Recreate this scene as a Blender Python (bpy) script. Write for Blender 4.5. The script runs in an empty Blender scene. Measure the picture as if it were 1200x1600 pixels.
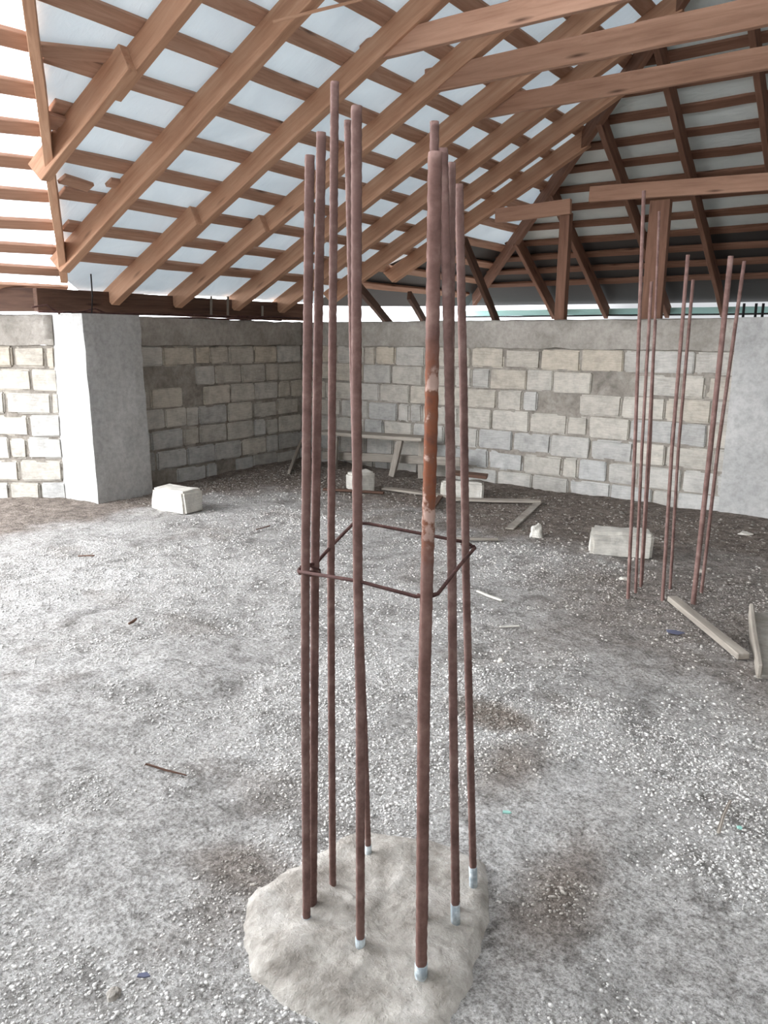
import bpy, bmesh, math, random
import numpy as np
from mathutils import Vector, Matrix, noise
random.seed(7); rng=np.random.default_rng(5)
SC=bpy.context.scene; COL=SC.collection
# ---------------------------------------------------------------- camera model (image taken as 1200x1600)
f=1220.;yh=530.;H=1.42;roll=math.radians(.43)
p=math.atan((800-yh)/f);cp,sp=math.cos(p),math.sin(p)
a=math.atan2(880.,f/cp)
U=(math.sin(a),math.cos(a));V=(U[1],-U[0])
def ray(px,py):
    dx=px-600;dy=py-800
    dx,dy=dx*math.cos(roll)+dy*math.sin(roll),-dx*math.sin(roll)+dy*math.cos(roll)
    u=-dy;Y=f*cp+u*sp;Z=-f*sp+u*cp
    return Vector((dx*V[0]+Y*V[1],dx*U[0]+Y*U[1],Z))
r=ray(475,712);l=-H/r.z
CAM=Vector((-r.x*l,-r.y*l,H))
FW=Vector((V[1],U[1],0))            # level viewing direction
def hit(px,py,n,d):
    """point where the sight line meets the plane n.P=d"""
    r=ray(px,py);n=Vector(n);return CAM+r*((d-n.dot(CAM))/n.dot(r))
def G(px,py,z=0): return hit(px,py,(0,0,1),z)
def above(base,px,py):
    """point over a base, in the upright plane through it facing the room"""
    return hit(px,py,FW,FW.dot(base))
# ---------------------------------------------------------------- object helpers
def tag(o,label=None,cat=None,group=None,kind=None):
    for k,v in (('label',label),('category',cat),('group',group),('kind',kind)):
        if v: o[k]=v
    return o
def link(name,me,mat,parent=None):
    o=bpy.data.objects.new(name,me);COL.objects.link(o)
    if mat and not me.materials: me.materials.append(mat)
    if parent: o.parent=parent
    return o
def empty(name,loc):
    o=bpy.data.objects.new(name,None);COL.objects.link(o);o.location=loc;o.empty_display_size=.1;return o
def tomesh(bm,name,smooth=False):
    me=bpy.data.meshes.new(name);bm.to_mesh(me);bm.free()
    if smooth:
        for q in me.polygons:q.use_smooth=True
    return me
def place(o,P,Q,up,parent=None):
    """put a piece built along +X so that it runs from P to Q, local Z near up"""
    X=(Vector(Q)-Vector(P)).normalized();Z=Vector(up);Z=(Z-X*Z.dot(X)).normalized();Y=Z.cross(X)
    M=Matrix((X,Y,Z)).transposed().to_4x4();M.translation=Vector(P)
    if parent: M=Matrix.Translation(-parent.location)@M
    o.matrix_world=M
    return o
def board_mesh(L,w,h,seed=0,cut=0,cut2=0,jit=.002,bev=.004):
    """sawn timber from x=0..L, width w along Y, depth h hanging below Z=0; cut = skew of ends"""
    bm=bmesh.new();rd=random.Random(seed);n=max(2,int(L/.35))
    rows=[]
    for i in range(n+1):
        x=L*i/n;oy=rd.uniform(-jit,jit)*1.5;oz=rd.uniform(-jit,jit)
        pts=[(-w/2,0),(w/2,0),(w/2,-h),(-w/2,-h)]
        row=[]
        for (y,z) in pts:
            xx=x
            if i==0: xx+=cut*(-z/h)
            if i==n: xx-=cut2*(-z/h)
            row.append(bm.verts.new((xx,y+oy+rd.uniform(-jit,jit),z+oz+rd.uniform(-jit,jit))))
        rows.append(row)
    for i in range(n):
        for k in range(4):
            bm.faces.new((rows[i][k],rows[i+1][k],rows[i+1][(k+1)%4],rows[i][(k+1)%4]))
    bm.faces.new(rows[0]);bm.faces.new(rows[-1][::-1])
    bmesh.ops.recalc_face_normals(bm,faces=bm.faces)
    if bev:
        es=[e for e in bm.edges if len(e.link_faces)==2 and e.calc_face_angle(0)>.6]
        bmesh.ops.bevel(bm,geom=es,offset=bev,segments=1,affect='EDGES')
    return tomesh(bm,'board')
BS=[100]
def board(name,P,Q,w,h,mat,up=(0,0,1),parent=None,**k):
    BS[0]+=1;P=Vector(P);Q=Vector(Q)
    o=link(name,board_mesh((Q-P).length,w,h,seed=BS[0],**k),mat,parent)
    return place(o,P,Q,up,parent)
def tube(name,pts,rad,mat,parent=None,seg=10,ribs=False,close=False):
    """round bar through pts; ribs adds the rolled ribs of reinforcing steel"""
    pts=[Vector(q) for q in pts];bm=bmesh.new();org=parent.location if parent else Vector((0,0,0))
    if ribs:
        out=[];step=rad*1.15
        for i in range(len(pts)-1):
            L=(pts[i+1]-pts[i]).length;n=max(1,int(L/step))
            out+= [pts[i].lerp(pts[i+1],j/n) for j in range(n)]
        pts=out+[pts[-1]]
    rings=[];N=len(pts)
    for i in range(N):
        t=(pts[(i+1)%N if close else min(i+1,N-1)]-pts[(i-1)%N if close else max(i-1,0)]).normalized()
        ref=Vector((0,0,1)) if abs(t.z)<.9 else Vector((1,0,0))
        u=t.cross(ref).normalized();v=t.cross(u)
        rr=rad
        ring=[]
        for k in range(seg):
            an=2*math.pi*k/seg
            if ribs: rr=rad*(1.0 if (i+(k*2//seg))%2 else .92)
            if ribs and k in (0,seg//2): rr=rad*1.06
            ring.append(bm.verts.new(pts[i]-org+(u*math.cos(an)+v*math.sin(an))*rr))
        rings.append(ring)
    for i in range(N if close else N-1):
        A,B=rings[i],rings[(i+1)%N]
        for k in range(seg): bm.faces.new((A[k],A[(k+1)%seg],B[(k+1)%seg],B[k]))
    if not close: bm.faces.new(rings[0][::-1]);bm.faces.new(rings[-1])
    bmesh.ops.recalc_face_normals(bm,faces=bm.faces)
    return link(name,tomesh(bm,name,True),mat,parent)
def poly(name,pts,mat,th=.004,up=Vector((0,0,1)),parent=None,sub=0):
    """flat sheet with real thickness through pts"""
    bm=bmesh.new();vs=[bm.verts.new(q) for q in pts];fc=bm.faces.new(vs);n=fc.normal if fc.normal.length else None
    bm.normal_update();n=fc.normal.copy()
    if n.dot(up)<0:n=-n
    ext=bmesh.ops.extrude_face_region(bm,geom=[fc]);
    for v in [g for g in ext['geom'] if isinstance(g,bmesh.types.BMVert)]: v.co+=n*th
    bmesh.ops.recalc_face_normals(bm,faces=bm.faces)
    return link(name,tomesh(bm,name),mat,parent)
# ---------------------------------------------------------------- materials
def lin(c): return tuple(((x/255)/12.92 if x/255<=.04045 else ((x/255+.055)/1.055)**2.4) for x in c)+(1,)
class MT:
    def __init__(s,name,rough=.9):
        s.m=bpy.data.materials.new(name);s.m.use_nodes=True;s.t=s.m.node_tree;s.n=s.t.nodes;s.l=s.t.links
        s.b=s.n['Principled BSDF'];s.b.inputs['Roughness'].default_value=rough
        s.b.inputs['Specular IOR Level'].default_value=.2
        s.tc=s.n.new('ShaderNodeTexCoord')
    def new(s,t,**k):
        o=s.n.new(t)
        for a_,v in k.items(): setattr(o,a_,v)
        return o
    def mapd(s,scale=(1,1,1),coord='Object'):
        m=s.new('ShaderNodeMapping');m.inputs['Scale'].default_value=scale;s.l.new(s.tc.outputs[coord],m.inputs[0]);return m.outputs[0]
    def noise(s,sc,det=6,rough=.6,vec=None,dist=0):
        o=s.new('ShaderNodeTexNoise');o.inputs['Scale'].default_value=sc;o.inputs['Detail'].default_value=det
        o.inputs['Roughness'].default_value=rough;o.inputs['Distortion'].default_value=dist
        s.l.new(vec or s.tc.outputs['Object'],o.inputs['Vector']);return o.outputs[0]
    def vor(s,sc,vec=None,out=0,feature='F1'):
        o=s.new('ShaderNodeTexVoronoi');o.feature=feature;o.inputs['Scale'].default_value=sc
        s.l.new(vec or s.tc.outputs['Object'],o.inputs['Vector']);return o.outputs[out]
    def ramp(s,fac,stops):
        o=s.new('ShaderNodeValToRGB');e=o.color_ramp.elements
        while len(e)<len(stops): e.new(.5)
        for q,(pp,c) in zip(e,stops): q.position=pp;q.color=c if len(c)==4 else lin(c)
        s.l.new(fac,o.inputs[0]);return o.outputs[0]
    def mix(s,fac,A,B,mode='MIX'):
        o=s.new('ShaderNodeMix');o.data_type='RGBA';o.blend_type=mode
        for i,v in ((0,fac),(6,A),(7,B)):
            if isinstance(v,(int,float)): o.inputs[i].default_value=v
            elif isinstance(v,tuple): o.inputs[i].default_value=v if len(v)==4 else lin(v)
            else: s.l.new(v,o.inputs[i])
        return o.outputs[2]
    def math(s,op,A,B=0.):
        o=s.new('ShaderNodeMath');o.operation=op
        for i,v in ((0,A),(1,B)):
            if isinstance(v,(int,float)): o.inputs[i].default_value=v
            else: s.l.new(v,o.inputs[i])
        return o.outputs[0]
    def attr(s,nm):
        o=s.new('ShaderNodeAttribute');o.attribute_name=nm;return o.outputs['Color']
    def color(s,c):
        if isinstance(c,tuple): s.b.inputs['Base Color'].default_value=c if len(c)==4 else lin(c)
        else: s.l.new(c,s.b.inputs['Base Color'])
    def bump(s,h,dist=.01,st=1.,prev=None):
        o=s.new('ShaderNodeBump');o.inputs['Distance'].default_value=dist;o.inputs['Strength'].default_value=st
        s.l.new(h,o.inputs['Height'])
        if prev: s.l.new(prev,o.inputs['Normal'])
        s.l.new(o.outputs[0],s.b.inputs['Normal']);return o.outputs[0]
def wood(name,c1,c2,c3):
    m=MT(name,.75);v=m.mapd((1.2,14,14))
    g=m.noise(1.6,8,.65,v,.6);base=m.ramp(g,[(.3,c1),(.5,c2),(.72,c3)])
    oi=m.new('ShaderNodeObjectInfo')
    base=m.mix(m.math('MULTIPLY',oi.outputs['Random'],.35),base,c1,'MIX')
    kn=m.vor(2.2,m.mapd((.55,3.2,3.2)));k=m.ramp(kn,[(.02,(60,32,20)),(.12,(255,255,255))])
    base=m.mix(.75,base,k,'MULTIPLY');m.color(base);m.bump(g,.003,.4);return m.m
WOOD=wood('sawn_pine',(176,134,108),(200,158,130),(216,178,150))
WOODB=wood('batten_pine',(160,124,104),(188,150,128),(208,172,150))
SHADEW=wood('shade_darkened_pine',(108,78,64),(132,98,81),(152,115,97))  # darker pine copy, shade of the back slope put into its colour
TIEW=wood('planed_pine',(158,120,100),(180,142,120),(196,158,136))
GREYW=wood('weathered_board',(120,112,104),(152,144,134),(180,172,160))
DARKW=wood('stained_board',(70,52,44),(96,72,60),(116,90,76))
def steel(name,c1,c2,c3):
    m=MT(name,.8);n=m.noise(18,6,.7);b=m.ramp(n,[(.3,c1),(.52,c2),(.72,c3)])
    n2=m.noise(2.1,3,.5);b=m.mix(m.ramp(n2,[(.55,(0,0,0)),(.68,(255,255,255))]),b,c2)
    m.color(b);m.bump(m.noise(160,3,.6),.0015,.6);return m.m
RUST=steel('rusty_rebar',(92,70,65),(118,92,86),(142,118,111))
RUSTD=steel('dark_rebar',(58,40,38),(80,56,52),(108,80,74))
ORUST=MT('orange_rust',.85);_n=ORUST.noise(14,6,.65);_o=ORUST.ramp(_n,[(.36,(104,70,60)),(.48,(128,78,56)),(.57,(122,84,68)),(.62,(184,156,144))])
_s=ORUST.new('ShaderNodeSeparateXYZ');ORUST.l.new(ORUST.tc.outputs['Object'],_s.inputs[0])
_z=ORUST.math('MULTIPLY',ORUST.math('ABSOLUTE',ORUST.math('SUBTRACT',_s.outputs[2],1.20)),1/.30)
_k=ORUST.ramp(ORUST.math('ADD',_z,ORUST.math('MULTIPLY',_n,.5)),[(.75,(255,255,255)),(1.1,(0,0,0))])
ORUST.color(ORUST.mix(_k,ORUST.ramp(_n,[(.3,(92,68,62)),(.52,(120,92,85)),(.72,(144,116,108))]),_o));ORUST.bump(ORUST.noise(160,3,.6),.0015,.6);ORUST=ORUST.m
def stone(name,attr=True,base=(196,190,178)):
    m=MT(name,.95)
    c=m.attr('Col') if attr else lin(base)
    n=m.noise(9,8,.7);c=m.mix(.55,c,m.ramp(n,[(.3,(150,148,146)),(.55,(232,230,226)),(.75,(255,255,255))]),'MULTIPLY')
    v=m.mapd((6,6,60));c=m.mix(.25,c,m.ramp(m.noise(2,3,.5,v),[(.35,(170,168,166)),(.6,(255,255,255))]),'MULTIPLY')
    m.color(c);b=m.bump(n,.012,.6);m.bump(m.noise(70,4,.7),.004,.6,b);return m.m
BLOCK=stone('limestone_block');BLOCK1=stone('loose_limestone',False,(212,208,200))
def concrete(name,c1,c2,c3,sc=3.,bd=.012):
    m=MT(name,.93);n=m.noise(sc,9,.65,None,.3);c=m.ramp(n,[(.3,c1),(.5,c2),(.72,c3)])
    n2=m.noise(22,6,.7);c=m.mix(.45,c,m.ramp(n2,[(.3,(170,168,166)),(.6,(255,255,255))]),'MULTIPLY')
    m.color(c);b=m.bump(n2,bd,.6);m.bump(m.vor(30),bd*.4,.3,b);return m.m
MORTAR=concrete('rough_mortar',(120,114,106),(150,143,134),(172,166,156),5,.02)
CONC=concrete('cast_concrete',(134,129,121),(160,154,146),(182,176,168),2.2)
PLAST=concrete('smooth_plaster',(158,157,155),(176,175,172),(192,190,187),1.3,.004)
PALEC=concrete('pale_footing',(126,119,111),(168,162,154),(196,191,184),9,.03)
def filmmat(name,c,tr):
    m=MT(name,.6);v=m.mapd((1,1,1));n=m.noise(1.1,4,.5,v,1.2)
    m.color(m.mix(.5,lin(c),m.ramp(n,[(.3,(215,220,224)),(.6,(255,255,255))]),'MULTIPLY'));m.bump(m.noise(3,5,.6,m.mapd((1,4,1)),1.5),.03,.35)
    t=m.new('ShaderNodeBsdfTranslucent');t.inputs[0].default_value=lin(c)
    x=m.new('ShaderNodeMixShader');x.inputs[0].default_value=tr
    m.l.new(m.b.outputs[0],x.inputs[1]);m.l.new(t.outputs[0],x.inputs[2])
    m.l.new(x.outputs[0],m.n['Material Output'].inputs[0]);return m.m
FILM=filmmat('white_membrane',(240,246,249),.15)
FILMB=filmmat('shade_dimmed_membrane',(226,232,230),.06)  # dimmer copy of the membrane, with the back slope's shade in its colour
FILML=filmmat('thin_white_membrane',(244,247,250),.5)
SHADE_SHEET=MT('shade_dark_sheet',.5);SHADE_SHEET.color((66,64,63));SHADE_SHEET.bump(SHADE_SHEET.noise(4,3),.01,.3);SHADE_SHEET=SHADE_SHEET.m  # dark colour stands in for shade under the eaves
TEAL=MT('teal_eaves_sheet',.5);TEAL.color((168,208,202));TEAL=TEAL.m
BLACK=MT('black_cable',.6);BLACK.color((30,28,28));BLACK=BLACK.m
GLASS=MT('green_shard',.2);GLASS.color((150,196,184));GLASS=GLASS.m
BLUE=MT('blue_scrap',.7);BLUE.color((96,98,118));BLUE=BLUE.m
PEB=MT('gravel_stone',.95)
_c=PEB.attr('Col');PEB.color(_c);PEB=PEB.m
# floor: dusty slab with darker dirt along the walls
F=MT('dusty_floor',.95)
n1=F.noise(1.4,8,.62,None,.4);n2=F.noise(13,8,.75);n3=F.noise(60,5,.8);vr=F.vor(70)
dust=F.ramp(n1,[(.28,(184,182,180)),(.5,(212,210,208)),(.7,(228,227,226))])
dust=F.mix(.6,dust,F.ramp(F.noise(5,5,.7,None,.8),[(.36,(150,147,144)),(.5,(255,255,255))]),'MULTIPLY')
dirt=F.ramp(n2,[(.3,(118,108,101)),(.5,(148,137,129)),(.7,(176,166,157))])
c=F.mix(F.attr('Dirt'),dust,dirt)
c=F.mix(.8,c,F.ramp(n3,[(.36,(130,126,122)),(.5,(222,220,217)),(.62,(255,255,255))]),'MULTIPLY')
c=F.mix(.5,c,F.ramp(F.noise(150,3,.8),[(.38,(110,106,102)),(.52,(235,233,230)),(.62,(255,255,255))]),'MULTIPLY')
c=F.mix(.5,c,F.ramp(n2,[(.34,(150,146,142)),(.55,(255,255,255))]),'MULTIPLY')
F.color(c);b=F.bump(n2,.03,.8);b=F.bump(n3,.012,.8,b);F.bump(vr,.008,.5,b);F=F.m
# ---------------------------------------------------------------- floor
def sm(x,a_,b_): 
    t=np.clip((x-a_)/(b_-a_),0,1);return t*t*(3-2*t)
def vnoise(x,y,sc,seed):
    r2=np.random.default_rng(seed);T=r2.random((64,64))
    X=x*sc;Y=y*sc;i=np.floor(X).astype(int);j=np.floor(Y).astype(int);u=X-i;v=Y-j
    u=u*u*(3-2*u);v=v*v*(3-2*v);g=lambda p_,q_:T[p_%64,q_%64]
    return (g(i,j)*(1-u)+g(i+1,j)*u)*(1-v)+(g(i,j+1)*(1-u)+g(i+1,j+1)*u)*v
def fbm(x,y,sc,seed,o=4):
    s=0;am=1;tot=0
    for k in range(o): s=s+am*vnoise(x,y,sc*2**k,seed+k);tot+=am;am*=.55
    return s/tot-.5
PADC=(5.42,-5.93)
def wallx(y): return -.06*y              # left wall line
def wally(x): return -.06*x              # back wall line
def height(x,y):
    h=fbm(x,y,1.3,1)*.04+fbm(x,y,7,9)*.022
    dw=np.minimum(x+.2,-y+.2);near=1-sm(dw,.1,1.2)
    h=h+near*fbm(x,y,3.5,21)*.07-(1-sm(dw,.25,1.0))*.02
    # shallow pit beside the plank at right, gravel ruts near the camera
    d=np.hypot((x-5.9)/.32,(y+3.25)/.22);h=h-.10*(1-sm(d,.4,1.1))
    d=np.hypot((x-5.1)/.22,(y+4.8)/.18);h=h-.02*(1-sm(d,.2,1.))
    return h
def zat(x,y): return float(height(np.array([float(x)]),np.array([float(y)]))[0])
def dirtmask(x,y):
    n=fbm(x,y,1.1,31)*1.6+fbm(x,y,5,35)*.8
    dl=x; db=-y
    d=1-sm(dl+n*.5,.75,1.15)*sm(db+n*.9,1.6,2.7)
    # darker trodden band at right of the room
    e=sm(x+n*.8,4.2,5.2)*(1-sm(-y+n,3.2,5.0))*.75
    spots=sm(fbm(x,y,2.3,51,3),.16,.3)*.3
    hole=1-sm(np.hypot((x-5.1)/.3,(y+4.75)/.14)+n*.3,.4,1.)
    hol2=(1-sm(np.hypot((x-5.33)/.2,(y+5.05)/.36)+n*.5,.3,1.2))*.85
    hol2=np.maximum(hol2,(1-sm(np.hypot((x-5.70)/.18,(y+5.55)/.42)+n*.5,.3,1.2))*.95)
    hol2=np.maximum(hol2,(1-sm(np.hypot((x-4.97)/.2,(y+5.97)/.12)+n*.5,.3,1.2))*.8)
    return np.clip(np.maximum.reduce([d,e,spots,hole,hol2]),0,1)
def grid_mesh(name,xs,ys,hf,mat):
    X,Y=np.meshgrid(xs,ys,indexing='ij');Z=hf(X,Y);nx,ny=X.shape
    me=bpy.data.meshes.new(name);me.vertices.add(nx*ny)
    me.vertices.foreach_set('co',np.stack([X,Y,Z],-1).astype(np.float32).ravel())
    I=np.arange(nx*ny).reshape(nx,ny);q=np.stack([I[:-1,:-1],I[1:,:-1],I[1:,1:],I[:-1,1:]],-1).reshape(-1,4)
    me.loops.add(q.size);me.loops.foreach_set('vertex_index',q.ravel().astype(np.int32))
    me.polygons.add(len(q));me.polygons.foreach_set('loop_start',(np.arange(len(q))*4).astype(np.int32))
    me.update(calc_edges=True)
    ca=me.color_attributes.new('Dirt','FLOAT_COLOR','POINT');D=dirtmask(X,Y).ravel()
    ca.data.foreach_set('color',np.stack([D,D,D,np.ones_like(D)],-1).astype(np.float32).ravel())
    me.polygons.foreach_set('use_smooth',np.ones(len(q),bool));me.materials.append(mat)
    o=bpy.data.objects.new(name,me);COL.objects.link(o);return o
xs=np.concatenate([np.linspace(-9,-.6,20),np.linspace(-.5,3.0,120),np.linspace(3.02,7.5,260),np.linspace(7.6,12,16)])
ys=np.concatenate([np.linspace(-14,-7.4,12),np.linspace(-7.3,-3.8,220),np.linspace(-3.78,.2,160),np.linspace(.3,4.2,12)])
fl=grid_mesh('floor',xs,ys,height,F);tag(fl,kind='structure',label='dusty concrete slab floor covered in grit')
# ---------------------------------------------------------------- gravel
def pebbles(name,P,S,C,label):
    bm=bmesh.new();bmesh.ops.create_icosphere(bm,subdivisions=1,radius=1);bm.verts.ensure_lookup_table()
    bv=np.array([v.co[:] for v in bm.verts]);bf=np.array([[v.index for v in q.verts] for q in bm.faces]);bm.free()
    n=len(P);an=rng.random(n)*6.283;sx=S*rng.uniform(.7,1.4,n);sy=S*rng.uniform(.6,1.1,n);sz=S*rng.uniform(.4,.75,n)
    Vv=bv[None]*np.stack([sx,sy,sz],-1)[:,None];Vv=Vv*rng.uniform(.8,1.2,Vv.shape)
    x=Vv[...,0]*np.cos(an)[:,None]-Vv[...,1]*np.sin(an)[:,None];y=Vv[...,0]*np.sin(an)[:,None]+Vv[...,1]*np.cos(an)[:,None]
    Vv=np.stack([x,y,Vv[...,2]],-1)+P[:,None];k=len(bv)
    Fc=(bf[None]+(np.arange(n)*k)[:,None,None]).reshape(-1,3)
    me=bpy.data.meshes.new(name);me.vertices.add(n*k);me.vertices.foreach_set('co',Vv.astype(np.float32).ravel())
    me.loops.add(Fc.size);me.loops.foreach_set('vertex_index',Fc.ravel().astype(np.int32))
    me.polygons.add(len(Fc));me.polygons.foreach_set('loop_start',(np.arange(len(Fc))*3).astype(np.int32));me.update(calc_edges=True)
    ca=me.color_attributes.new('Col','FLOAT_COLOR','POINT');cc=np.repeat(C,k,0)
    ca.data.foreach_set('color',np.concatenate([cc,np.ones((len(cc),1))],1).astype(np.float32).ravel())
    me.materials.append(PEB);o=bpy.data.objects.new(name,me);COL.objects.link(o);tag(o,label,'gravel',kind='stuff');return o
def scatter(n,x0,x1,y0,y1,smin,smax,thr,lo,hi):
    x=rng.uniform(x0,x1,n*4);y=rng.uniform(y0,y1,n*4);m=fbm(x,y,1.8,77)+fbm(x,y,6,79)*.6+dirtmask(x,y)*.12+rng.random(n*4)*.15>thr
    m&=np.hypot(x-PADC[0],y-PADC[1])>.30
    x=x[m][:n];y=y[m][:n];S=smin*(smax/smin)**(rng.random(len(x))**2.2);z=height(x,y)+S*.15
    g=(lo+(hi-lo)*rng.beta(2,2,len(x)))**2.2;D=dirtmask(x,y);g=g*(1-.5*D);C=np.stack([g,g*(.965-.06*D),g*(.92-.12*D)],-1)
    return np.stack([x,y,z],-1),S,C
A_=[scatter(42000,4.2,7.2,-6.9,-4.4,.0018,.0065,.0,.62,.88),scatter(22000,1.5,6.5,-5.6,-2.4,.003,.009,.0,.6,.88),
    scatter(5000,.3,6.8,-2.6,-.45,.005,.016,-.03,.5,.84),scatter(600,.35,.9,-3.1,-.4,.005,.014,-.03,.5,.8)]
pebbles('gravel',*[np.concatenate([q[i] for q in A_]) for i in range(3)],'loose grey limestone grit and chips strewn over the slab')
# ---------------------------------------------------------------- walls
def block_into(bm,clay,ctr,dx,dn,L,Hh,T,rd,colr):
    b=bmesh.new();bmesh.ops.create_cube(b,size=1)
    for v in b.verts: v.co=Vector((v.co.x*L+rd.uniform(-.006,.006),v.co.y*T,v.co.z*Hh+rd.uniform(-.005,.005)))
    bmesh.ops.bevel(b,geom=list(b.edges),offset=rd.uniform(.008,.018),segments=2,affect='EDGES')
    for v in b.verts: v.co+=Vector([rd.uniform(-.002,.002) for _ in range(3)])
    mp={}
    for v in b.verts: mp[v]=bm.verts.new(ctr+dx*v.co.x+dn*v.co.y+Vector((0,0,v.co.z)))
    for q in b.faces:
        nf=bm.faces.new([mp[v] for v in q.verts]);nf.smooth=False
        for lp in nf.loops: lp[clay]=colr
    b.free()
def wall(name,P0,P1,nrm,seed,z1=1.345,pitch=.205,rows=8,cover=.0,label=''):
    P0=Vector(P0);P1=Vector(P1);d=(P1-P0);L=d.length;d.normalize();n=Vector(nrm);n=(n-d*n.dot(d)).normalized()
    rd=random.Random(seed)
    # mortar bed with uneven face
    bm=bmesh.new();nu=int(L/.05);nv=34;zb=z1-pitch*rows
    g=[[bm.verts.new(P0+d*(L*i/nu)+Vector((0,0,zb+(z1-zb)*j/nv))+n*(-.006+.016*noise.noise(Vector((L*i/nu*6,j*.3,seed))))) for j in range(nv+1)] for i in range(nu+1)]
    for i in range(nu):
        for j in range(nv): bm.faces.new((g[i][j],g[i+1][j],g[i+1][j+1],g[i][j+1])).smooth=True
    back=[bm.verts.new(q) for q in (P0-n*.19+Vector((0,0,zb)),P1-n*.19+Vector((0,0,zb)),P1-n*.19+Vector((0,0,z1)),P0-n*.19+Vector((0,0,z1)))]
    bm.faces.new(back);bm.faces.new((g[0][0],g[nu][0],back[1],back[0]));bm.faces.new((g[0][nv],g[nu][nv],back[2],back[3]))
    bm.faces.new((g[0][0],g[0][nv],back[3],back[0]));bm.faces.new((g[nu][0],g[nu][nv],back[2],back[1]))
    bmesh.ops.recalc_face_normals(bm,faces=bm.faces)
    w=link(name,tomesh(bm,name),MORTAR);tag(w,kind='structure',label=label)
    bm=bmesh.new();cl=bm.loops.layers.float_color.new('Col')
    for r_ in range(rows):
        zc=z1-pitch*(r_+.5);x=-rd.uniform(0,.35)
        while x<L:
            bl=rd.choice([.39,.40,.41,.38,.40,.38,.20,.27,.15]) 
            a0=max(x,0.004);a1=min(x+bl,L-.004)
            if a1-a0>.05 and rd.random()>cover:
                t=rd.random();warm=max(0,1-r_*.22)*rd.uniform(.2,1)
                cb=Vector((.60,.565,.505)).lerp(Vector((.53,.53,.52)),rd.random())*rd.uniform(.88,1.1)
                cb=cb.lerp(Vector((.61,.52,.40)),warm*.7)
                hgt=pitch-rd.uniform(.012,.02)
                block_into(bm,cl,P0+d*((a0+a1)/2)-n*.08+Vector((0,0,zc+rd.uniform(-.004,.004))),d,n,a1-a0,hgt,.16+rd.uniform(.016,.034),rd,(cb.x,cb.y,cb.z,1))
            x+=bl+rd.uniform(.010,.022)
    bmesh.ops.recalc_face_normals(bm,faces=bm.faces)
    o=link('stone_blocks',tomesh(bm,'stone_blocks'),BLOCK,w)
    # concrete ring beam on top
    bm=bmesh.new();nu=int(L/.08);prof=[(.022,1.345),(.03,1.40),(.028,1.5),(.026,1.602),(-.02,1.612),(-.19,1.60),(-.19,1.345)]
    rows_=[[bm.verts.new(P0+d*(L*i/nu)+n*(q[0]+.012*noise.noise(Vector((i*.4,k,seed))))+Vector((0,0,q[1]+z1-1.345+(.012 if k else .02)*noise.noise(Vector((i*.35,k*3,seed+5)))))) for k,q in enumerate(prof)] for i in range(nu+1)]
    for i in range(nu):
        for k in range(len(prof)): bm.faces.new((rows_[i][k],rows_[i+1][k],rows_[i+1][(k+1)%len(prof)],rows_[i][(k+1)%len(prof)])).smooth=(0<k<3)
    bm.faces.new(rows_[0]);bm.faces.new(rows_[-1]);bmesh.ops.recalc_face_normals(bm,faces=bm.faces)
    link('ring_beam',tomesh(bm,'ring_beam'),CONC,w)
    return w
wall('wall_left',(.10,-2.66,0),(0,.0,0),(1,0,0),3,cover=.07,label='limestone block wall between the plastered pillar and the far corner')
wall('wall_back',(-.02,0,0),(5.0,-.22,0),(0,-1,0),11,cover=.02,label='limestone block wall across the far side under the open eave')
wall('wall_side',(-.12,-3.19,0),(-2.3,-4.72,0),(.576,-.818,0),23,label='limestone block wall at the left edge, beyond the pillar')
# unseen outer wall added to shade the roof space behind the back wall
def slab(name,P0,P1,th,z0,z1,mat,kind='structure',**k):
    P0=Vector(P0);P1=Vector(P1);d=(P1-P0).normalized();n=Vector((-d.y,d.x,0))
    bm=bmesh.new();L=(P1-P0).length;nu=max(1,int(L/.1));nv=max(1,int((z1-z0)/.1))
    rd=random.Random(len(name))
    def pt(i,j,s): 
        q=P0+d*(L*i/nu)+n*(s*th);q.z=z0+(z1-z0)*j/nv;return q+n*((.006*noise.noise(q*7)) if s>=0 else 0)
    vs={}
    def gv(i,j,s):
        if (i,j,s) not in vs: vs[(i,j,s)]=bm.verts.new(pt(i,j,s))
        return vs[(i,j,s)]
    for s in (0,1):
        for i in range(nu):
            for j in range(nv): bm.faces.new((gv(i,j,s),gv(i+1,j,s),gv(i+1,j+1,s),gv(i,j+1,s)))
    for i in range(nu):
        for j in (0,nv): bm.faces.new((gv(i,j,0),gv(i+1,j,0),gv(i+1,j,1),gv(i,j,1)))
    for j in range(nv):
        for i in (0,nu): bm.faces.new((gv(i,j,0),gv(i,j+1,0),gv(i,j+1,1),gv(i,j,1)))
    bmesh.ops.recalc_face_normals(bm,faces=bm.faces)
    o=link(name,tomesh(bm,name),mat);tag(o,kind=kind,**k);return o
slab('wall_outer',(-.5,3.95,0),(10,3.95,0),.18,-.1,1.60,CONC)  # unseen outer wall added to shade the space behind the back wall
slab('wall_right',(9.6,-9,0),(9.6,3.9,0),.18,-.1,2.45,CONC)  # unseen wall added to keep daylight off the right side
slab('wall_near',(1.2,-8.5,0),(9.6,-8.5,0),.18,-.1,3.2,CONC)  # unseen wall added behind the camera to narrow the daylight opening
pp=slab('plastered_wall_panel',(9.5,-.42,0),(4.93,-.235,0),.05,-.12,1.615,PLAST,label='smooth pale plastered wall panel right of the block wall')
pp.name='wall_plastered'
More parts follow.
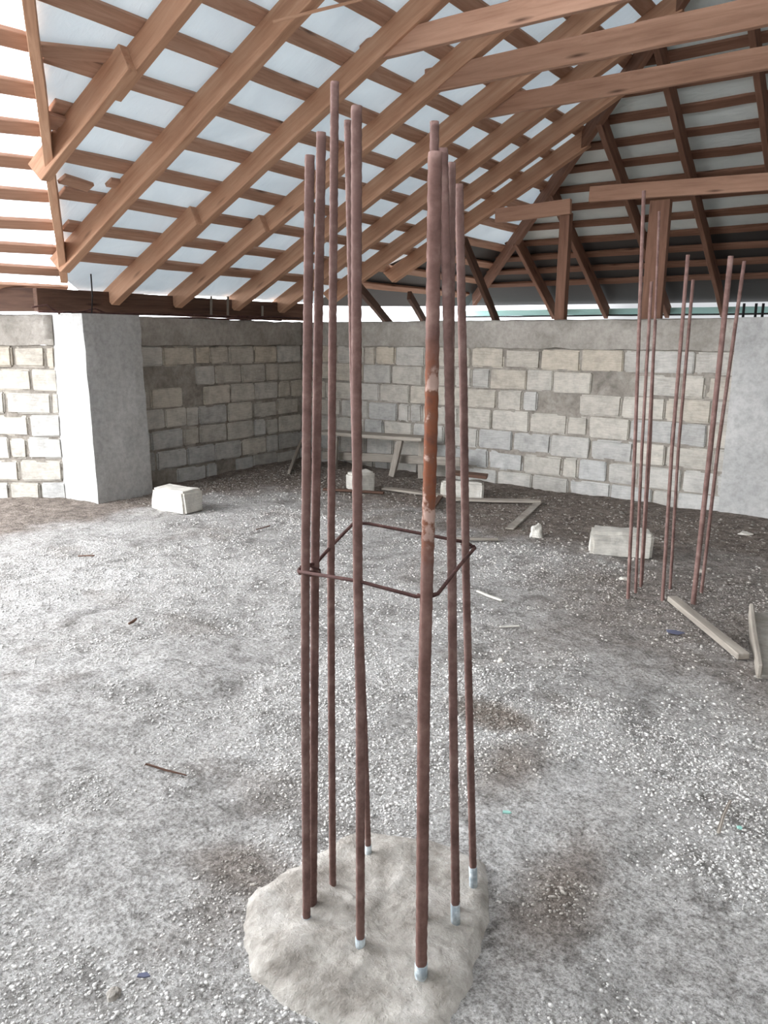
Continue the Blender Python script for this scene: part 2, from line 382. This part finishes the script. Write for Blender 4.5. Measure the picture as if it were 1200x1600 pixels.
# ---------------------------------------------------------------- pillar at the bend of the left wall
def pillar():
    bm=bmesh.new();N=22
    base=[(-.16,-3.20),(.43,-3.24),(.40,-2.62),(-.05,-2.60)];top=[(-.16,-3.20),(.37,-3.23),(.355,-2.62),(-.05,-2.60)]
    rings=[]
    for j in range(N+1):
        t=j/N;ring=[]
        for s in range(4):
            P=Vector((*base[s],0)).lerp(Vector((*top[s],0)),t);Q=Vector((*base[(s+1)%4],0)).lerp(Vector((*top[(s+1)%4],0)),t)
            for u in range(6):
                q=P.lerp(Q,u/6);q.z=-.12+t*1.735;w=.006
                q+=Vector((noise.noise(q*5+Vector((s,0,0))),noise.noise(q*5+Vector((0,9,0))),0))*w
                if u==0:
                    c=Vector((.13,-2.9,q.z));q=q.lerp(c,.012+.02*random.random()*(1 if t>.6 else .3))
                ring.append(bm.verts.new(q))
        rings.append(ring)
    n=len(rings[0])
    for j in range(N):
        for k in range(n): bm.faces.new((rings[j][k],rings[j][(k+1)%n],rings[j+1][(k+1)%n],rings[j+1][k]))
    bm.faces.new(rings[-1]);bm.faces.new(rings[0][::-1]);bmesh.ops.recalc_face_normals(bm,faces=bm.faces)
    o=link('concrete_pillar',tomesh(bm,'concrete_pillar'),PLAST);tag(o,'square grey concrete pillar standing at the bend of the left wall','pillar')
pillar()
# ---------------------------------------------------------------- roof geometry
t_=.52;z0=1.775                                 # underside of rafters: left slope z=z0+t*x, back slope z=z0+t*(4-y)
NM=Vector((-t_,0,1)).normalized();NB=Vector((0,t_,1)).normalized()
XR=5.6;YC=-8.3                                   # ridge, near end of the roof
def zM(x,o=0): return z0+t_*x+o
def zB(y,o=0): return z0+t_*(4-y)+o
def onM(px,py,o=0): return hit(px,py,(-t_,0,1),z0+o)
def onB(px,py,o=0): return hit(px,py,(0,t_,1),z0+4*t_+o)
RD=.17                                            # rafter depth
K=1/NM.z
def yv(x): return -3.12-.69*x                     # valley
def rafterM(y,x0,x1,label,w=.085,splice=None,y2=None,group='rafters of the left slope'):
    y2=y if y2 is None else y2
    def P(x,o=RD*K,yy=None):
        u=(x-x0)/(x1-x0);return Vector((x,(y+(y2-y)*u) if yy is None else yy,zM(x,o)))
    e=empty('rafter',P(x0));tag(e,label,'rafter',group)
    if splice:
        board('lower_board',P(x0),P(splice+.12),w,RD,WOOD,NM,e,cut=.07)
        q0=P(splice-.12);q1=P(x1);off=Vector((0,w*.8,0))
        board('upper_board',q0+off,q1+off,w,RD*.93,WOOD,NM,e)
    else: board('timber',P(x0),P(x1),w,RD,WOOD,NM,e,cut=.07)
    return e
ords=['first','second','third','fourth','fifth','sixth','seventh','eighth','ninth','tenth','eleventh','twelfth','thirteenth','fourteenth','fifteenth','sixteenth','seventeenth','eighteenth','nineteenth','twentieth']
rafterM(-4.04,1.13,XR,'pale spliced rafter hung from the valley rafter at top left, its cut end free',w=.07,splice=2.05)
rafterM(-3.32,.17,XR,'wide unspliced rafter whose foot meets the base of the valley rafter')
rafterM(-2.53,-.26,XR,'spliced rafter with its foot just right of the pillar',splice=.9)
rafterM(-1.77,-.26,XR,'spliced rafter second to the right of the pillar, its foot above the left wall',splice=.95,y2=-1.74)
rafterM(-.95,-.26,4.9,'rafter footed over the left wall near the corner, left of the tall rebar')
rafterM(-.22,-.26,4.2,'rafter seen through the tall rebar, footed just before the far corner')
rafterM(.42,.0,3.55,'short rafter beyond the far corner, next to last before the hip')
rafterM(1.0,.5,3.0,'shortest orange rafter, its upper end dying into the hip at right',y2=1.0)
# hip and valley
hp0=Vector((.25,3.75,zM(.25,RD*K)));hp1=Vector((XR,4-XR,zM(XR,RD*K)))
e=empty('hip_rafter',hp0);tag(e,'dark diagonal hip rafter where left and back slopes meet','rafter');board('timber',hp0,hp1,.06,.17,SHADEW,(0,0,1),e)
v0=Vector((.06,-3.16,zM(.06,RD*K)+.005));v1=Vector((2.9,yv(2.9),zM(2.9,RD*K)+.005))
e=empty('valley_rafter',v0);tag(e,'narrow steep valley rafter at the far left between the two roof slopes','rafter');board('timber',v0,v1,.06,.15,WOOD,(0,0,1),e)
# back slope rafters
bl=['second rafter of the back slope, low behind the leftmost roof post','third rafter of the back slope, passing behind the low tie beam',
 'fourth rafter of the back slope, meeting the hip beside the shortest orange rafter','long back-slope rafter running down right of the wide post','rafter of the back slope at the right edge of the picture']
for x,lb in zip((1.55,2.35,3.22,3.95,4.72),bl):
    y1=max(4-x,-1.55);x2=x+(.12 if x>3.5 else 0)
    P=Vector((x-.1,4.16,zB(4.16,RD*K)));Q=Vector((x+.05,y1,zB(y1,RD*K)))
    e=empty('rafter',P);tag(e,lb,'rafter','rafters of the back slope');board('timber',P,Q,.055,RD,SHADEW,NB,e)
for x in (5.6,6.4,7.2):
    P=Vector((x,3.8,zB(3.8,RD*K)));y1=max(4-x,4-(11.2-x));Q=Vector((x,y1,zB(y1,RD*K)))
    e=empty('rafter',P);tag(e,'back-slope rafter outside the picture','rafter','back rafters out of view');board('timber',P,Q,.055,RD,SHADEW,NB,e)
# ridge board
e=empty('ridge_board',Vector((XR,-1.6,zM(XR,RD*K))));tag(e,'ridge board along the top of the roof','beam')
board('timber',(XR,-1.6,zM(XR,RD*K)),(XR,-6.0,zM(XR,RD*K)),.05,.2,WOOD,(0,0,1),e)
# opposite slope rafters carry the right ends of the tie beams
for i,y in enumerate((-4.04,-3.32,-2.53,-1.77,-.95)):
    P=Vector((11.3,y,zM(-.1,RD*K)));Q=Vector((XR,y,zM(XR,RD*K)));e=empty('rafter',P);tag(e,'rafter of the opposite slope, outside the picture','rafter','rafters of the opposite slope')
    board('timber',P,Q,.055,RD,WOOD,(t_,0,1),e)
# tie beams
def tie(y,zc,x0,x1,lb,h=.15,z2=None):
    P=Vector((x0,y,zc+h/2));Q=Vector((x1,y,(z2 or zc)+h/2));e=empty('tie_beam',P);tag(e,lb,'beam','tie beams across the roof')
    board('timber',P,Q,.05,h,TIEW,(0,0,1),e);return e
tie(-2.45,3.385,2.72,8.3,'nearest tie beam, crossing the top of the picture and leaving at its upper edge')
tie(-1.69,3.37,2.78,8.4,'middle of the three high tie beams, wide, reaching the right edge',h=.17)
tie(-.87,3.35,2.78,8.4,'furthest and lowest of the three high tie beams, with a dark knot')
A0=hit(776,338,(0,1,0),.95);A1=hit(893,323,(0,1,0),.95)
tie(.93,A0.z,A0.x,A1.x,'short header beam on top of the narrow roof post',h=.15,z2=A1.z)
A0=hit(922,304,(0,1,0),.95);A1=hit(1210,283,(0,1,0),.95)
tie(.95,A0.z,A0.x,A0.x+(A1.x-A0.x)*2,'long low tie beam over the wide roof post, running out at the right',h=.15,z2=A0.z+(A1.z-A0.z)*2)
# posts
def post(px,w,d,lb,top):
    y=.98;b=hit(px,500,(0,1,0),y);P=Vector((b.x,y,.0));Q=Vector((b.x,y,top));e=empty('roof_post',P);tag(e,lb,'post','posts under the low tie beam')
    board('timber',P+Vector((0,d/2,0)),Q+Vector((0,d/2,0)),w,d,SHADEW,(0,1,0),e)
post(876,.11,.1,'narrow wooden roof post standing left, under the short header beam',2.74)
post(1018,.2,.08,'wide wooden roof post behind the thin far rebars',2.78)
# dark braces under the eave between corner and hip
def brace(a_,b_,lb,zz=.0):
    P=onM(*a_,o=.02);Q=hit(*b_,(-.05,1,0),P.y+1.0) if b_[0]>700 else hit(*b_,(1,0,0),P.x*.25)
    e=empty('roof_brace',P);tag(e,lb,'brace','dark braces near the corner');board('timber',P,Q,.055,.11,DARKW,(0,0,1),e)
brace((560,440),(612,503),'dark slanting brace just right of the tall left rebar bundle')
brace((640,455),(667,503),'dark slanting brace hidden partly by the thick orange-stained rebar')
brace((727,370),(781,505),'dark brace crossing the hip rafter in an X')
# ---------------------------------------------------------------- battens
BW=.125;BT=.03;OB=RD*K
mx=[.2,.55,.9,1.25,1.6,1.94,2.28,2.62,2.97,3.31,3.65,3.99,4.33,4.67,5.01,5.35]
for i,x in enumerate(mx):
    ya=max(yv(x)+.05,-5.4);yb=min(4-x,3.72) 
    if x<.5: yb=3.6
    P=Vector((x,ya,zM(x,OB+BT*K)));Q=Vector((x,yb,zM(x,OB+BT*K)))
    o=board('roof_batten',P,Q,BW,BT,WOODB,NM,cut=.0,jit=.003)
    tag(o,'orange-brown batten on the left slope, %s one up from its eave'%ords[i],'batten','battens of the left slope')
by=[.94+.29*k for k in range(-8,10)][::-1]
for i,y in enumerate(by):
    xa=4-y;xb=min(7.2+max(0,y)*.8,11.2-xa)
    P=Vector((xa,y,zB(y,OB+BT*K)));Q=Vector((xb,y,zB(y,OB+BT*K)))
    if xb-xa<.2: continue
    o=board('roof_batten',P,Q,BW*.85,BT,SHADEW,NB,jit=.003)
    tag(o,'brown batten on the back slope, %s one up from its eave'%ords[i],'batten','battens of the back slope')
# left-hand slope beyond the valley
LA=onM(95,460);LB=onM(30,0);dL=Vector((.228,.974,0)).normalized();nL=(LB-LA).cross(dL).normalized()
if nL.z<0:nL=-nL
def onL(px,py,o=0): return hit(px,py,nL,nL.dot(LA)+o)
le=[((0,50),(27,57)),((0,128),(37,135)),((0,192),(47,198)),((0,247),(55,253)),((0,298),(63,303)),((0,345),(68,348)),((0,383),(71,387)),((0,416),(80,421)),((0,445),(86,449))]
for i,(q0,q1) in enumerate(le[::-1]):
    A0=onL(*q0,o=OB+BT);A1=onL(*q1,o=OB+BT);d=(A1-A0).normalized()
    o=board('roof_batten',A1+d*.1,A1-d*1.5,BW,BT,WOODB,nL,jit=.003)
    tag(o,'batten left of the valley rafter against bright white film, %s from the bottom'%ords[i],'batten','battens of the far left slope')
# membranes
OF=OB+BT*K+.004
def M3(x,y): return Vector((x,y,zM(x,OF)))
def B3(x,y): return Vector((x,y,zB(y,OF)))
film=poly('ceiling_left_slope',[M3(-.15,-3.02),M3(XR,yv(XR)),M3(XR,4-XR),M3(4-2.75,2.75),onM(735,372,OF),onM(670,384,OF),onM(540,446,OF),onM(490,474,OF),onM(330,463,OF),onM(125,456,OF)],FILM)
film.name='ceiling_left';tag(film,kind='structure',label='white membrane over the left roof slope')
yd=2.75
film=poly('ceiling_back',[B3(4-yd,yd),B3(XR,4-XR),B3(7.2+yd,yd)],FILMB)
eo=poly('corner_shading',[onM(735,372,OF+.008),M3(4-2.75,2.75)+Vector((0,0,.006)),onB(731,478,OF+.012),onM(640,479,OF+.008),onM(506,478,OF+.008),onM(490,474,OF+.008),onM(540,446,OF+.008),onM(670,384,OF+.008)],SHADE_SHEET);tag(eo,kind='structure',label='dark sheet standing in for shade over the far corner')  # dark sheet laid where the slope beyond the corner is in shade
eo=poly('eaves_shading',[onB(731,478,OF+.012),B3(4-yd-.02,yd-.03)+Vector((0,0,.006)),B3(7.2+yd,yd-.03)+Vector((0,0,.006)),onB(1300,470,OF+.012)],SHADE_SHEET);tag(eo,kind='structure',label='dark sheet standing in for shade along the back eave')
tag(film,kind='structure',label='white membrane over the back roof slope')
bmr=poly('ceiling_right',[Vector((11.35,YC,zM(-.15,OF))),Vector((XR,YC,zM(XR,OF))),Vector((XR,4-XR,zM(XR,OF))),Vector((10.9,3.7,zM(.3,OF))),Vector((11.35,.1,zM(-.15,OF)))],FILM);tag(bmr,kind='structure')
a0=LA+nL*(OB+BT+.004)-(LB-LA)*.075;a1=LB+nL*(OB+BT+.004)+(LB-LA)*1.3
fl_=poly('ceiling_side',[a0+dL*.02,a1+dL*.02,a1-dL*3.0,a0-dL*1.9],FILML);tag(fl_,kind='structure',label='bright thin white membrane over the far left roof slope')
# ---------------------------------------------------------------- eave plates and pipes on the left wall
def rod(px0,px1,x,rad,lb,mat=RUSTD,name='rebar_rod',n=8):
    A0=hit(*px0,(1,0,0),x);A1=hit(*px1,(1,0,0),x)
    pts=[A0.lerp(A1,i/n)+Vector((0,0,.004*math.sin(i*2.1))) for i in range(n+1)]
    return tag(tube(name,pts,rad,mat),lb,'rod','rods lying along the left wall')
e=tag(board('wall_plate',(-.2,-3.3,1.835),(-.2,.3,1.835),.1,.2,DARKW,(0,0,1)),'dark timber plate under the rafter feet along the left wall','beam')
A0=Vector((-.22,-3.25,1.835));A1=A0+Vector((-.818,-.576,0))*2.2
tag(board('wall_plate',A0,A1,.1,.2,DARKW,(0,0,1)),'dark timber plate above the block wall at the left edge','beam')
rod((60,487),(470,497),.03,.011,'upper dark reinforcing rod lying along the top of the left wall')
rod((140,494),(440,500),.06,.009,'lower dark reinforcing rod lying along the top of the left wall')
for q0,q1,lb in (((331,463),(331,495),'pale metal bracket between the second and third rafter feet'),((357,463),(357,493),'pale metal bracket just left of the third rafter foot'),((411,478),(411,497),'short pale metal bracket nearest the far corner')):
    b=hit(*q1,(1,0,0),-.08);c_=above(b,*q0)
    e=tag(board('metal_bracket',b,c_,.02,.02,GREYW,(1,0,0),jit=0,bev=.002),lb,'bracket','brackets above the left wall')
b=hit(143,498,(1,0,0),.05);c_=above(b,142,428)
tag(tube('hanging_cable',[b,b.lerp(c_,.5)+Vector((.004,.01,0)),c_],.006,BLACK),'thin dark cable hanging over the pillar top','cable')
for q0,q1,lb in (((122,489),(175,493),'bent rod end over the pillar, right one'),((50,480),(96,492),'bent rod end left of the pillar top')):
    A0=hit(*q0,(1,0,0),.02);A1=hit(*q1,(1,0,0),.02);m_=A0.lerp(A1,.5)+Vector((0,0,.05))
    tag(tube('bent_rod',[A0,A0.lerp(m_,.6),m_,m_.lerp(A1,.5),A1],.008,RUSTD,seg=8),'thin '+lb,'rod')
# loose offcuts in the left slope near the valley
def offcut(q0,q1,o,w,lb,mat=WOODB):
    P=onM(*q0,o=o);Q=onM(*q1,o=o);return tag(board('batten_offcut',P,Q,w,.03,mat,NM),lb,'offcut','loose batten ends by the valley')
offcut((52,72),(185,86),OB+.02,.09,'loose batten end stopping short above the spliced rafter at top left')
offcut((72,188),(130,196),OB,.1,'loose batten end beside the valley rafter, higher pair')
offcut((66,178),(125,196),OB-.01,.08,'loose batten end overlapping another beside the valley rafter')
offcut((95,276),(140,290),OB-.01,.09,'short loose batten end below the free end of the spliced rafter')
offcut((168,282),(205,290),OB,.09,'short batten end left of the wide unspliced rafter')
P=onM(425,32,-.01);Q=onM(565,-3,-.01)
tag(board('wood_splinter',P,Q,.012,.02,WOOD,NM),'long pale splinter hanging under the rafters at the top','splinter')
# ---------------------------------------------------------------- eave beyond the back wall
tag(board('eaves_trim',(-.2,4.12,1.875),(10,4.12,1.875),.02,.085,TEAL,(0,0,1)),'pale teal strip seen through the gap under the back eave','trim')
tag(board('gutter_rail',(-.2,4.1,1.79),(10,4.1,1.79),.03,.022,BLACK,(0,0,1)),'thin black rail below the teal strip under the back eave','rail')
for i,px in enumerate((1162,1181,1192)):
    b=hit(px,500,(0,1,0),.45);c_=above(b,px+1,474)
    tag(tube('thin_stake',[Vector((b.x,b.y,0.0)),c_],.012,BLACK,seg=6),'thin dark stake behind the plastered wall, '+('left','middle','right')[i]+' of three','stake','stakes at the right edge')
# ---------------------------------------------------------------- foreground rebar cage
def barpts(base,mids,top):
    B=G(*base,z=.0);pts=[B+Vector((0,0,-.04))]
    pts.append(B)
    for q in mids: pts.append(above(B,*q))
    pts.append(above(B,*top));return pts
cage=empty('rebar_cage',Vector((5.4,-5.9,0)));tag(cage,'tall rusty column cage of ribbed steel bars rising from the pale footing in front','rebar cage')
bars=[((479,1443),[(477,1100),(477,900),(480,600)],(484,243),.0105,RUST),
 ((489,1425),[(491,1100),(492,900),(496,600)],(502,207),.0105,RUST),
 ((520,1395),[(518,1100),(517,900),(519,600)],(523,128),.0095,RUST),
 ((576,1345),[(570,1150),(560,900),(552,600)],(543,188),.0085,RUST),
 ((563,1490),[(563,1100),(559,900),(557,600)],(557,166),.0108,RUST),
 ((658,1535),[(662,1100),(667,900),(674,650)],(680,238),.0135,ORUST),
 ((663,1450),[(666,1100),(670,900),(676,600)],(679,190),.0095,RUST),
 ((712,1450),[(708,1100),(706,900),(702,600)],(692,232),.0105,RUST),
 ((740,1390),[(733,1100),(728,900),(724,600)],(717,288),.0100,RUST),
 ((714,1430),[(709,1100),(708,900),(704,600)],(706,254),.0085,RUST)]
for b_,m_,t2,rad,mt in bars[:6]+bars[7:9]+[]:
    o=tube('bar',barpts(b_,m_,t2),rad,mt,cage,seg=12,ribs=True)
    if mt is ORUST: o['label']='thickest bar, stained orange with rust'
for b_,m_,t2,rad,mt in (bars[6],bars[9]): tube('bar',barpts(b_,m_,t2)[0:],rad,mt,cage,seg=12,ribs=True)
# square tie ring
def over(base,px,py): return above(G(*base),px,py)
q=[over((479,1443),466,893),over((563,1490),560,908),over((658,1535),650,932),over((658,1535),684,928),over((712,1450),718,884),over((740,1390),742,856),over((740,1390),730,848),over((740,1390),680,838),over((576,1345),575,818),over((576,1345),552,818),over((520,1395),516,855),over((489,1425),494,880),over((479,1443),470,886)]
tube('stirrup',q+[q[0]+Vector((0,0,.004)),over((489,1425),500,897)],.0042,RUSTD,cage,seg=8)
tube('tie_wire',[over((479,1443),467,888),over((479,1443),480,884),over((489,1425),500,890),over((489,1425),501,898),over((479,1443),480,900),over((479,1443),466,896)],.0022,RUSTD,cage,seg=6)
tube('tie_wire',[over((658,1535),652,928),over((658,1535),668,936),over((658,1535),682,930)],.0022,RUSTD,cage,seg=6)
tube('tie_wire',[over((740,1390),720,850),over((740,1390),732,858),over((740,1390),742,852)],.0022,RUSTD,cage,seg=6)
# white lime stains are sleeves at the feet of the bars
LIME=MT('lime_stain',.9);LIME.color(LIME.ramp(LIME.noise(30,5),[(.4,(150,160,166)),(.6,(206,214,216))]));LIME=LIME.m
for (b_,m_,t2,rad,mt),hh in zip(bars,(.02,0,0,.05,.045,.05,0,.07,.07,0)):
    if hh:
        B=G(*b_);T=barpts(b_,m_,t2)[2];d=(T-B).normalized()
        tube('lime_crust',[B-d*.02,B+d*hh*.5,B+d*hh],rad*1.12,LIME,cage,seg=9)
# footing pad
def pad():
    out=[(370,1440),(385,1400),(440,1355),(500,1325),(560,1290),(640,1300),(720,1320),(765,1345),(775,1400),(760,1470),(745,1530),(730,1590),(690,1640),(560,1640),(500,1610),(430,1570),(385,1530),(372,1480)]
    P=[G(*q_) for q_ in out];c=sum(P,Vector())/len(P);bm=bmesh.new();R=10;rings=[]
    dense=[]
    for i in range(len(P)):
        for k in range(4): dense.append(P[i].lerp(P[(i+1)%len(P)],k/4))
    for j in range(R+1):
        s=j/R;ring=[]
        for i,q_ in enumerate(dense):
            v=c.lerp(q_,s);rr=v+(q_-c).normalized()*noise.noise(q_*14)*.014*s
            zb=.014*(1-s**5)+.016*noise.noise(v*9)+.010*abs(noise.noise(v*24))+.006*noise.noise(v*50)
            if j==R: zb=-.03
            ring.append(bm.verts.new((rr.x,rr.y,zb+.007)))
        rings.append(ring)
    n=len(dense)
    for j in range(R):
        for k in range(n):
            if j==0 and k==0: pass
            bm.faces.new((rings[j][k],rings[j][(k+1)%n],rings[j+1][(k+1)%n],rings[j+1][k]))
    bmesh.ops.remove_doubles(bm,verts=bm.verts,dist=1e-5);bmesh.ops.recalc_face_normals(bm,faces=bm.faces)
    o=link('concrete_footing',tomesh(bm,'concrete_footing',True),PALEC);tag(o,'pale rough concrete footing patch around the feet of the near bars','footing')
pad()
# ---------------------------------------------------------------- far rebar cage
cg=empty('rebar_cage',G(1035,925));tag(cg,'thin leaning bars of the far column cage at the right, beside the slanted plank','rebar cage')
for b_,m_,t2,rad in [((981,935),[(992,700)],(1006,298),.010),((993,925),[(1003,700)],(1018,440),.009),((1001,915),[(1013,700)],(1024,500),.009),
    ((1003,912),[(1016,700)],(1030,330),.007),((1035,938),[(1050,700)],(1075,398),.010),((1047,920),[(1060,700)],(1083,437),.009),((1083,942),[(1110,700)],(1142,400),.014),((1096,925),[(1122,700)],(1163,408),.010)]:
    tube('bar',barpts(b_,m_,t2),rad,RUST,cg,seg=8)
# ---------------------------------------------------------------- loose things
def rock(name,px,py,L,W,Hh,rz,lb,cat='stone block',mat=BLOCK1,rnd=.02,seed=1,tilt=0,group=None,cutc=0,z=None):
    """sawn stone block; px,py is the foot of its nearest corner region centre"""
    P=G(px,py);rd=random.Random(seed);bm=bmesh.new();bmesh.ops.create_cube(bm,size=1)
    for v in bm.verts: v.co=Vector((v.co.x*L,v.co.y*W,(v.co.z+.5)*Hh))+Vector([rd.uniform(-1,1)*rnd*.5 for _ in range(3)])
    bmesh.ops.subdivide_edges(bm,edges=list(bm.edges),cuts=5,use_grid_fill=True)
    bmesh.ops.bevel(bm,geom=[e_ for e_ in bm.edges if e_.calc_face_angle(0)>.9],offset=rnd,segments=2,affect='EDGES')
    for v in bm.verts: v.co+=Vector((noise.noise(v.co*9+Vector((seed,0,0))),noise.noise(v.co*9+Vector((0,seed,0))),noise.noise(v.co*9)))*.010
    o=link(name,tomesh(bm,name,False),mat);zz=zat(P.x,P.y) if z is None else z
    o.location=(P.x,P.y,zz-.012);o.rotation_euler=(tilt,0,rz);tag(o,lb,cat,group);return o
camz=a
rock('stone_block',277,797,.42,.21,.2,camz-.62,'white sawn stone block lying alone in front of the left wall',seed=3)
rock('stone_block',563,767,.22,.2,.19,camz+.5,'stone block by the far wall between the middle near bars',seed=4)
rock('stone_block',722,775,.40,.19,.17,camz-.15,'stone block behind the right near bars, board lying on it',seed=5)
rock('stone_block',968,866,.40,.2,.18,camz-.22,'pale sawn stone block beside the far rebar cage',seed=6)
def lump(px,py,s,lb,seed,sz=(1,1,1),mat=BLOCK1,name='stone_chunk',cat='stone'):
    P=G(px,py);bm=bmesh.new();bmesh.ops.create_icosphere(bm,subdivisions=3,radius=1)
    for v in bm.verts:
        k=1+.45*noise.noise(v.co*1.3+Vector((seed,0,0)))+.08*noise.noise(v.co*4);v.co=Vector((v.co.x*sz[0],v.co.y*sz[1],max(v.co.z,-.5)*sz[2]))*k*s
    o=link(name,tomesh(bm,name),mat);o.location=(P.x,P.y,zat(P.x,P.y)+s*sz[2]*.35);tag(o,lb,cat);return o
lump(838,840,.055,'small upright white stone chunk in the middle of the far floor',3,(.9,.8,1.3))
lump(782,1031,.013,'tiny round white pebble right of the near bars',8)
lump(1098,892,.03,'small dark lump behind the far rebars',12,(1.3,1,.5),MORTAR)
lump(975,905,.02,'small pale chip left of the far rebars',15,(1.5,1,.6))
lump(178,1552,.016,'tan pebble at the bottom left',17,(1,1,.8),PALEC)
lump(1165,835,.03,'flat pale stone by the plastered wall',19,(1.6,1,.5))
# bench at the far wall
bt=empty('wooden_bench',G(600,750));tag(bt,'crude weathered plank bench against the back wall, behind the near bars','bench')
yb_=-.42
def at(px,py,y=yb_): return hit(px,py,(0,1,0),y)
A0=at(500,672);A1=at(668,683);board('bench_top',A0,A1,.24,.04,GREYW,(0,0,1),bt)
A0=at(505,705,-.38);A1=at(720,715,-.38);board('stretcher',A0,A1,.05,.09,GREYW,(0,0,1),bt)
for (px,y_,dx) in ((622,-.48,.09),(655,-.33,-.02),(520,-.48,.0)):
    T=at(px+6,683,y_);board('leg',T,Vector((T.x-dx,y_-.03,zat(T.x,y_))),.07,.04,GREYW,(0,1,0),bt)
P=hit(468,692,(0,1,0),-.25);Q=G(449,740)
tag(board('leaning_plank',Vector((Q.x,Q.y,0)),P,.10,.03,GREYW,(0,-1,0)),'short pale plank leaning in the far corner by the block wall','plank')
def lying(q0,q1,w,lb,mat=GREYW,th=.02,dz=.01,name='loose_board',cat='board'):
    A0=G(*q0);A1=G(*q1);A0.z=zat(A0.x,A0.y)+th+dz;A1.z=zat(A1.x,A1.y)+th+dz
    return tag(board(name,A0,A1,w,th,mat,(0,0,1)),lb,cat)
lying((505,768),(600,772),.05,'long thin dark board lying behind the middle near bars',DARKW)
lying((600,765),(705,778),.10,'pale board lying on the dirt in front of the bench')
lying((672,800),(690,775),.05,'short rusty brown board between the near bars',DARKW)
lying((700,782),(845,788),.09,'pale board lying near the stone block behind the right near bars',GREYW)
lying((796,830),(842,788),.07,'grey slanted plank lying at mid floor right of the near bars',MORTAR,.01)
lying((700,848),(778,848),.03,'thin pale strip lying level with the tie ring')
lying((1050,942),(1160,1035),.055,'slanted pale plank lying in the dirt in front of the far rebars',GREYW,.03)
lying((745,928),(785,942),.02,'small white wood chip right of the tie ring',BLOCK1,.01)
lying((780,982),(812,982),.015,'tiny pale sliver right of the near bars',BLOCK1,.008)
lying((400,828),(422,822),.012,'small dark stick on the pale floor left of the near bars',DARKW,.01)
lying((122,872),(148,872),.012,'small dark stick at the left on the bright floor',DARKW,.01)
lying((202,980),(214,970),.012,'tiny dark twig on the bright floor at left',DARKW,.012)
lying((228,1198),(292,1212),.007,'thin dark root-like stick across the gravel at left',DARKW,.004)
lying((1120,1305),(1140,1255),.010,'thin pale stick on the gravel at right',GREYW,.005)
P=above(G(705,725),703,650);Q=G(712,735)
# block with board on top
A0=above(G(700,775),700,735);A1=above(G(765,778),762,742)
tag(board('loose_board',A0,A1,.16,.03,DARKW,(0,0,1)),'dark board resting on the stone block behind the right near bars','board')
# upright thin sheet at the right edge
A0=G(1184,1062);A1=G(1172,962);dd=(A1-A0)
o=tag(board('formwork_board',A0+Vector((0,0,.01)),A1+Vector((0,0,.01)),.02,.10,GREYW,(0,0,1)),'thin edge of a board standing in the pit at the right edge','board');o.location.z+=.06
A2=G(1215,960);
pl_=poly('grey_panel',[A0+Vector((.01,.0,.0)),A1+Vector((.02,0,.0)),A2,G(1240,1060)],CONC,.02);tag(pl_,'flat grey panel lying beyond the thin standing board at the right edge','panel')
# shards and scraps
def shard(px,py,s,lb,mat=GLASS,name='glass_shard',cat='shard'):
    P=G(px,py);bm=bmesh.new();rd=random.Random(px)
    vs=[bm.verts.new((math.cos(k*1.2566)*s*rd.uniform(.6,1.3),math.sin(k*1.2566)*s*.55*rd.uniform(.6,1.2),0)) for k in range(5)]
    fc=bm.faces.new(vs);ex=bmesh.ops.extrude_face_region(bm,geom=[fc])
    for v in [g_ for g_ in ex['geom'] if isinstance(g_,bmesh.types.BMVert)]: v.co.z+=.004
    bmesh.ops.recalc_face_normals(bm,faces=bm.faces)
    o=link(name,tomesh(bm,name),mat);o.location=(P.x,P.y,zat(P.x,P.y)+.012);o.rotation_euler=(.15,.1,a);tag(o,lb,cat)
shard(792,1273,.014,'pale green shard on the gravel right of the near bars')
shard(1155,1298,.012,'pale green shard at the right edge of the gravel')
shard(225,1532,.014,'bluish shard at the bottom left',BLUE)
shard(1052,992,.045,'small blue scrap in front of the far rebars',BLUE,'plastic_scrap','scrap')
# ---------------------------------------------------------------- light, world, camera
W=bpy.data.worlds.new('overcast');SC.world=W;W.use_nodes=True;nt=W.node_tree
bg=nt.nodes['Background'];tc=nt.nodes.new('ShaderNodeTexCoord')
vm=nt.nodes.new('ShaderNodeVectorMath');vm.operation='DOT_PRODUCT';vm.inputs[1].default_value=(-.84,-.50,.20)
nt.links.new(tc.outputs['Generated'],vm.inputs[0])
rp=nt.nodes.new('ShaderNodeValToRGB');e=rp.color_ramp.elements
e[0].position=.0;e[0].color=(.9,.92,.95,1);e[0].position=.4;e[1].position=1.0;e[1].color=(23.3,24,24.9,1)
m_=nt.nodes.new('ShaderNodeMapRange');m_.inputs['From Min'].default_value=-1;m_.inputs['From Max'].default_value=1
nt.links.new(vm.outputs['Value'],m_.inputs[0]);nt.links.new(m_.outputs[0],rp.inputs[0]);nt.links.new(rp.outputs[0],bg.inputs[0])
bg.inputs[1].default_value=1.0
cd=bpy.data.cameras.new('camera');co=bpy.data.objects.new('camera',cd);COL.objects.link(co);SC.camera=co
cd.sensor_fit='HORIZONTAL';cd.sensor_width=36;cd.lens=f/1200*36;cd.clip_start=.02;cd.clip_end=200
co.matrix_world=Matrix.Translation(CAM)@Matrix.Rotation(a,4,'Z')@Matrix.Rotation(math.pi/2-p,4,'X')@Matrix.Rotation(roll,4,'Z')
vs=SC.view_settings;vs.view_transform='Standard';vs.look='None';vs.gamma=1;vs.exposure=-.37;vs.use_curve_mapping=False
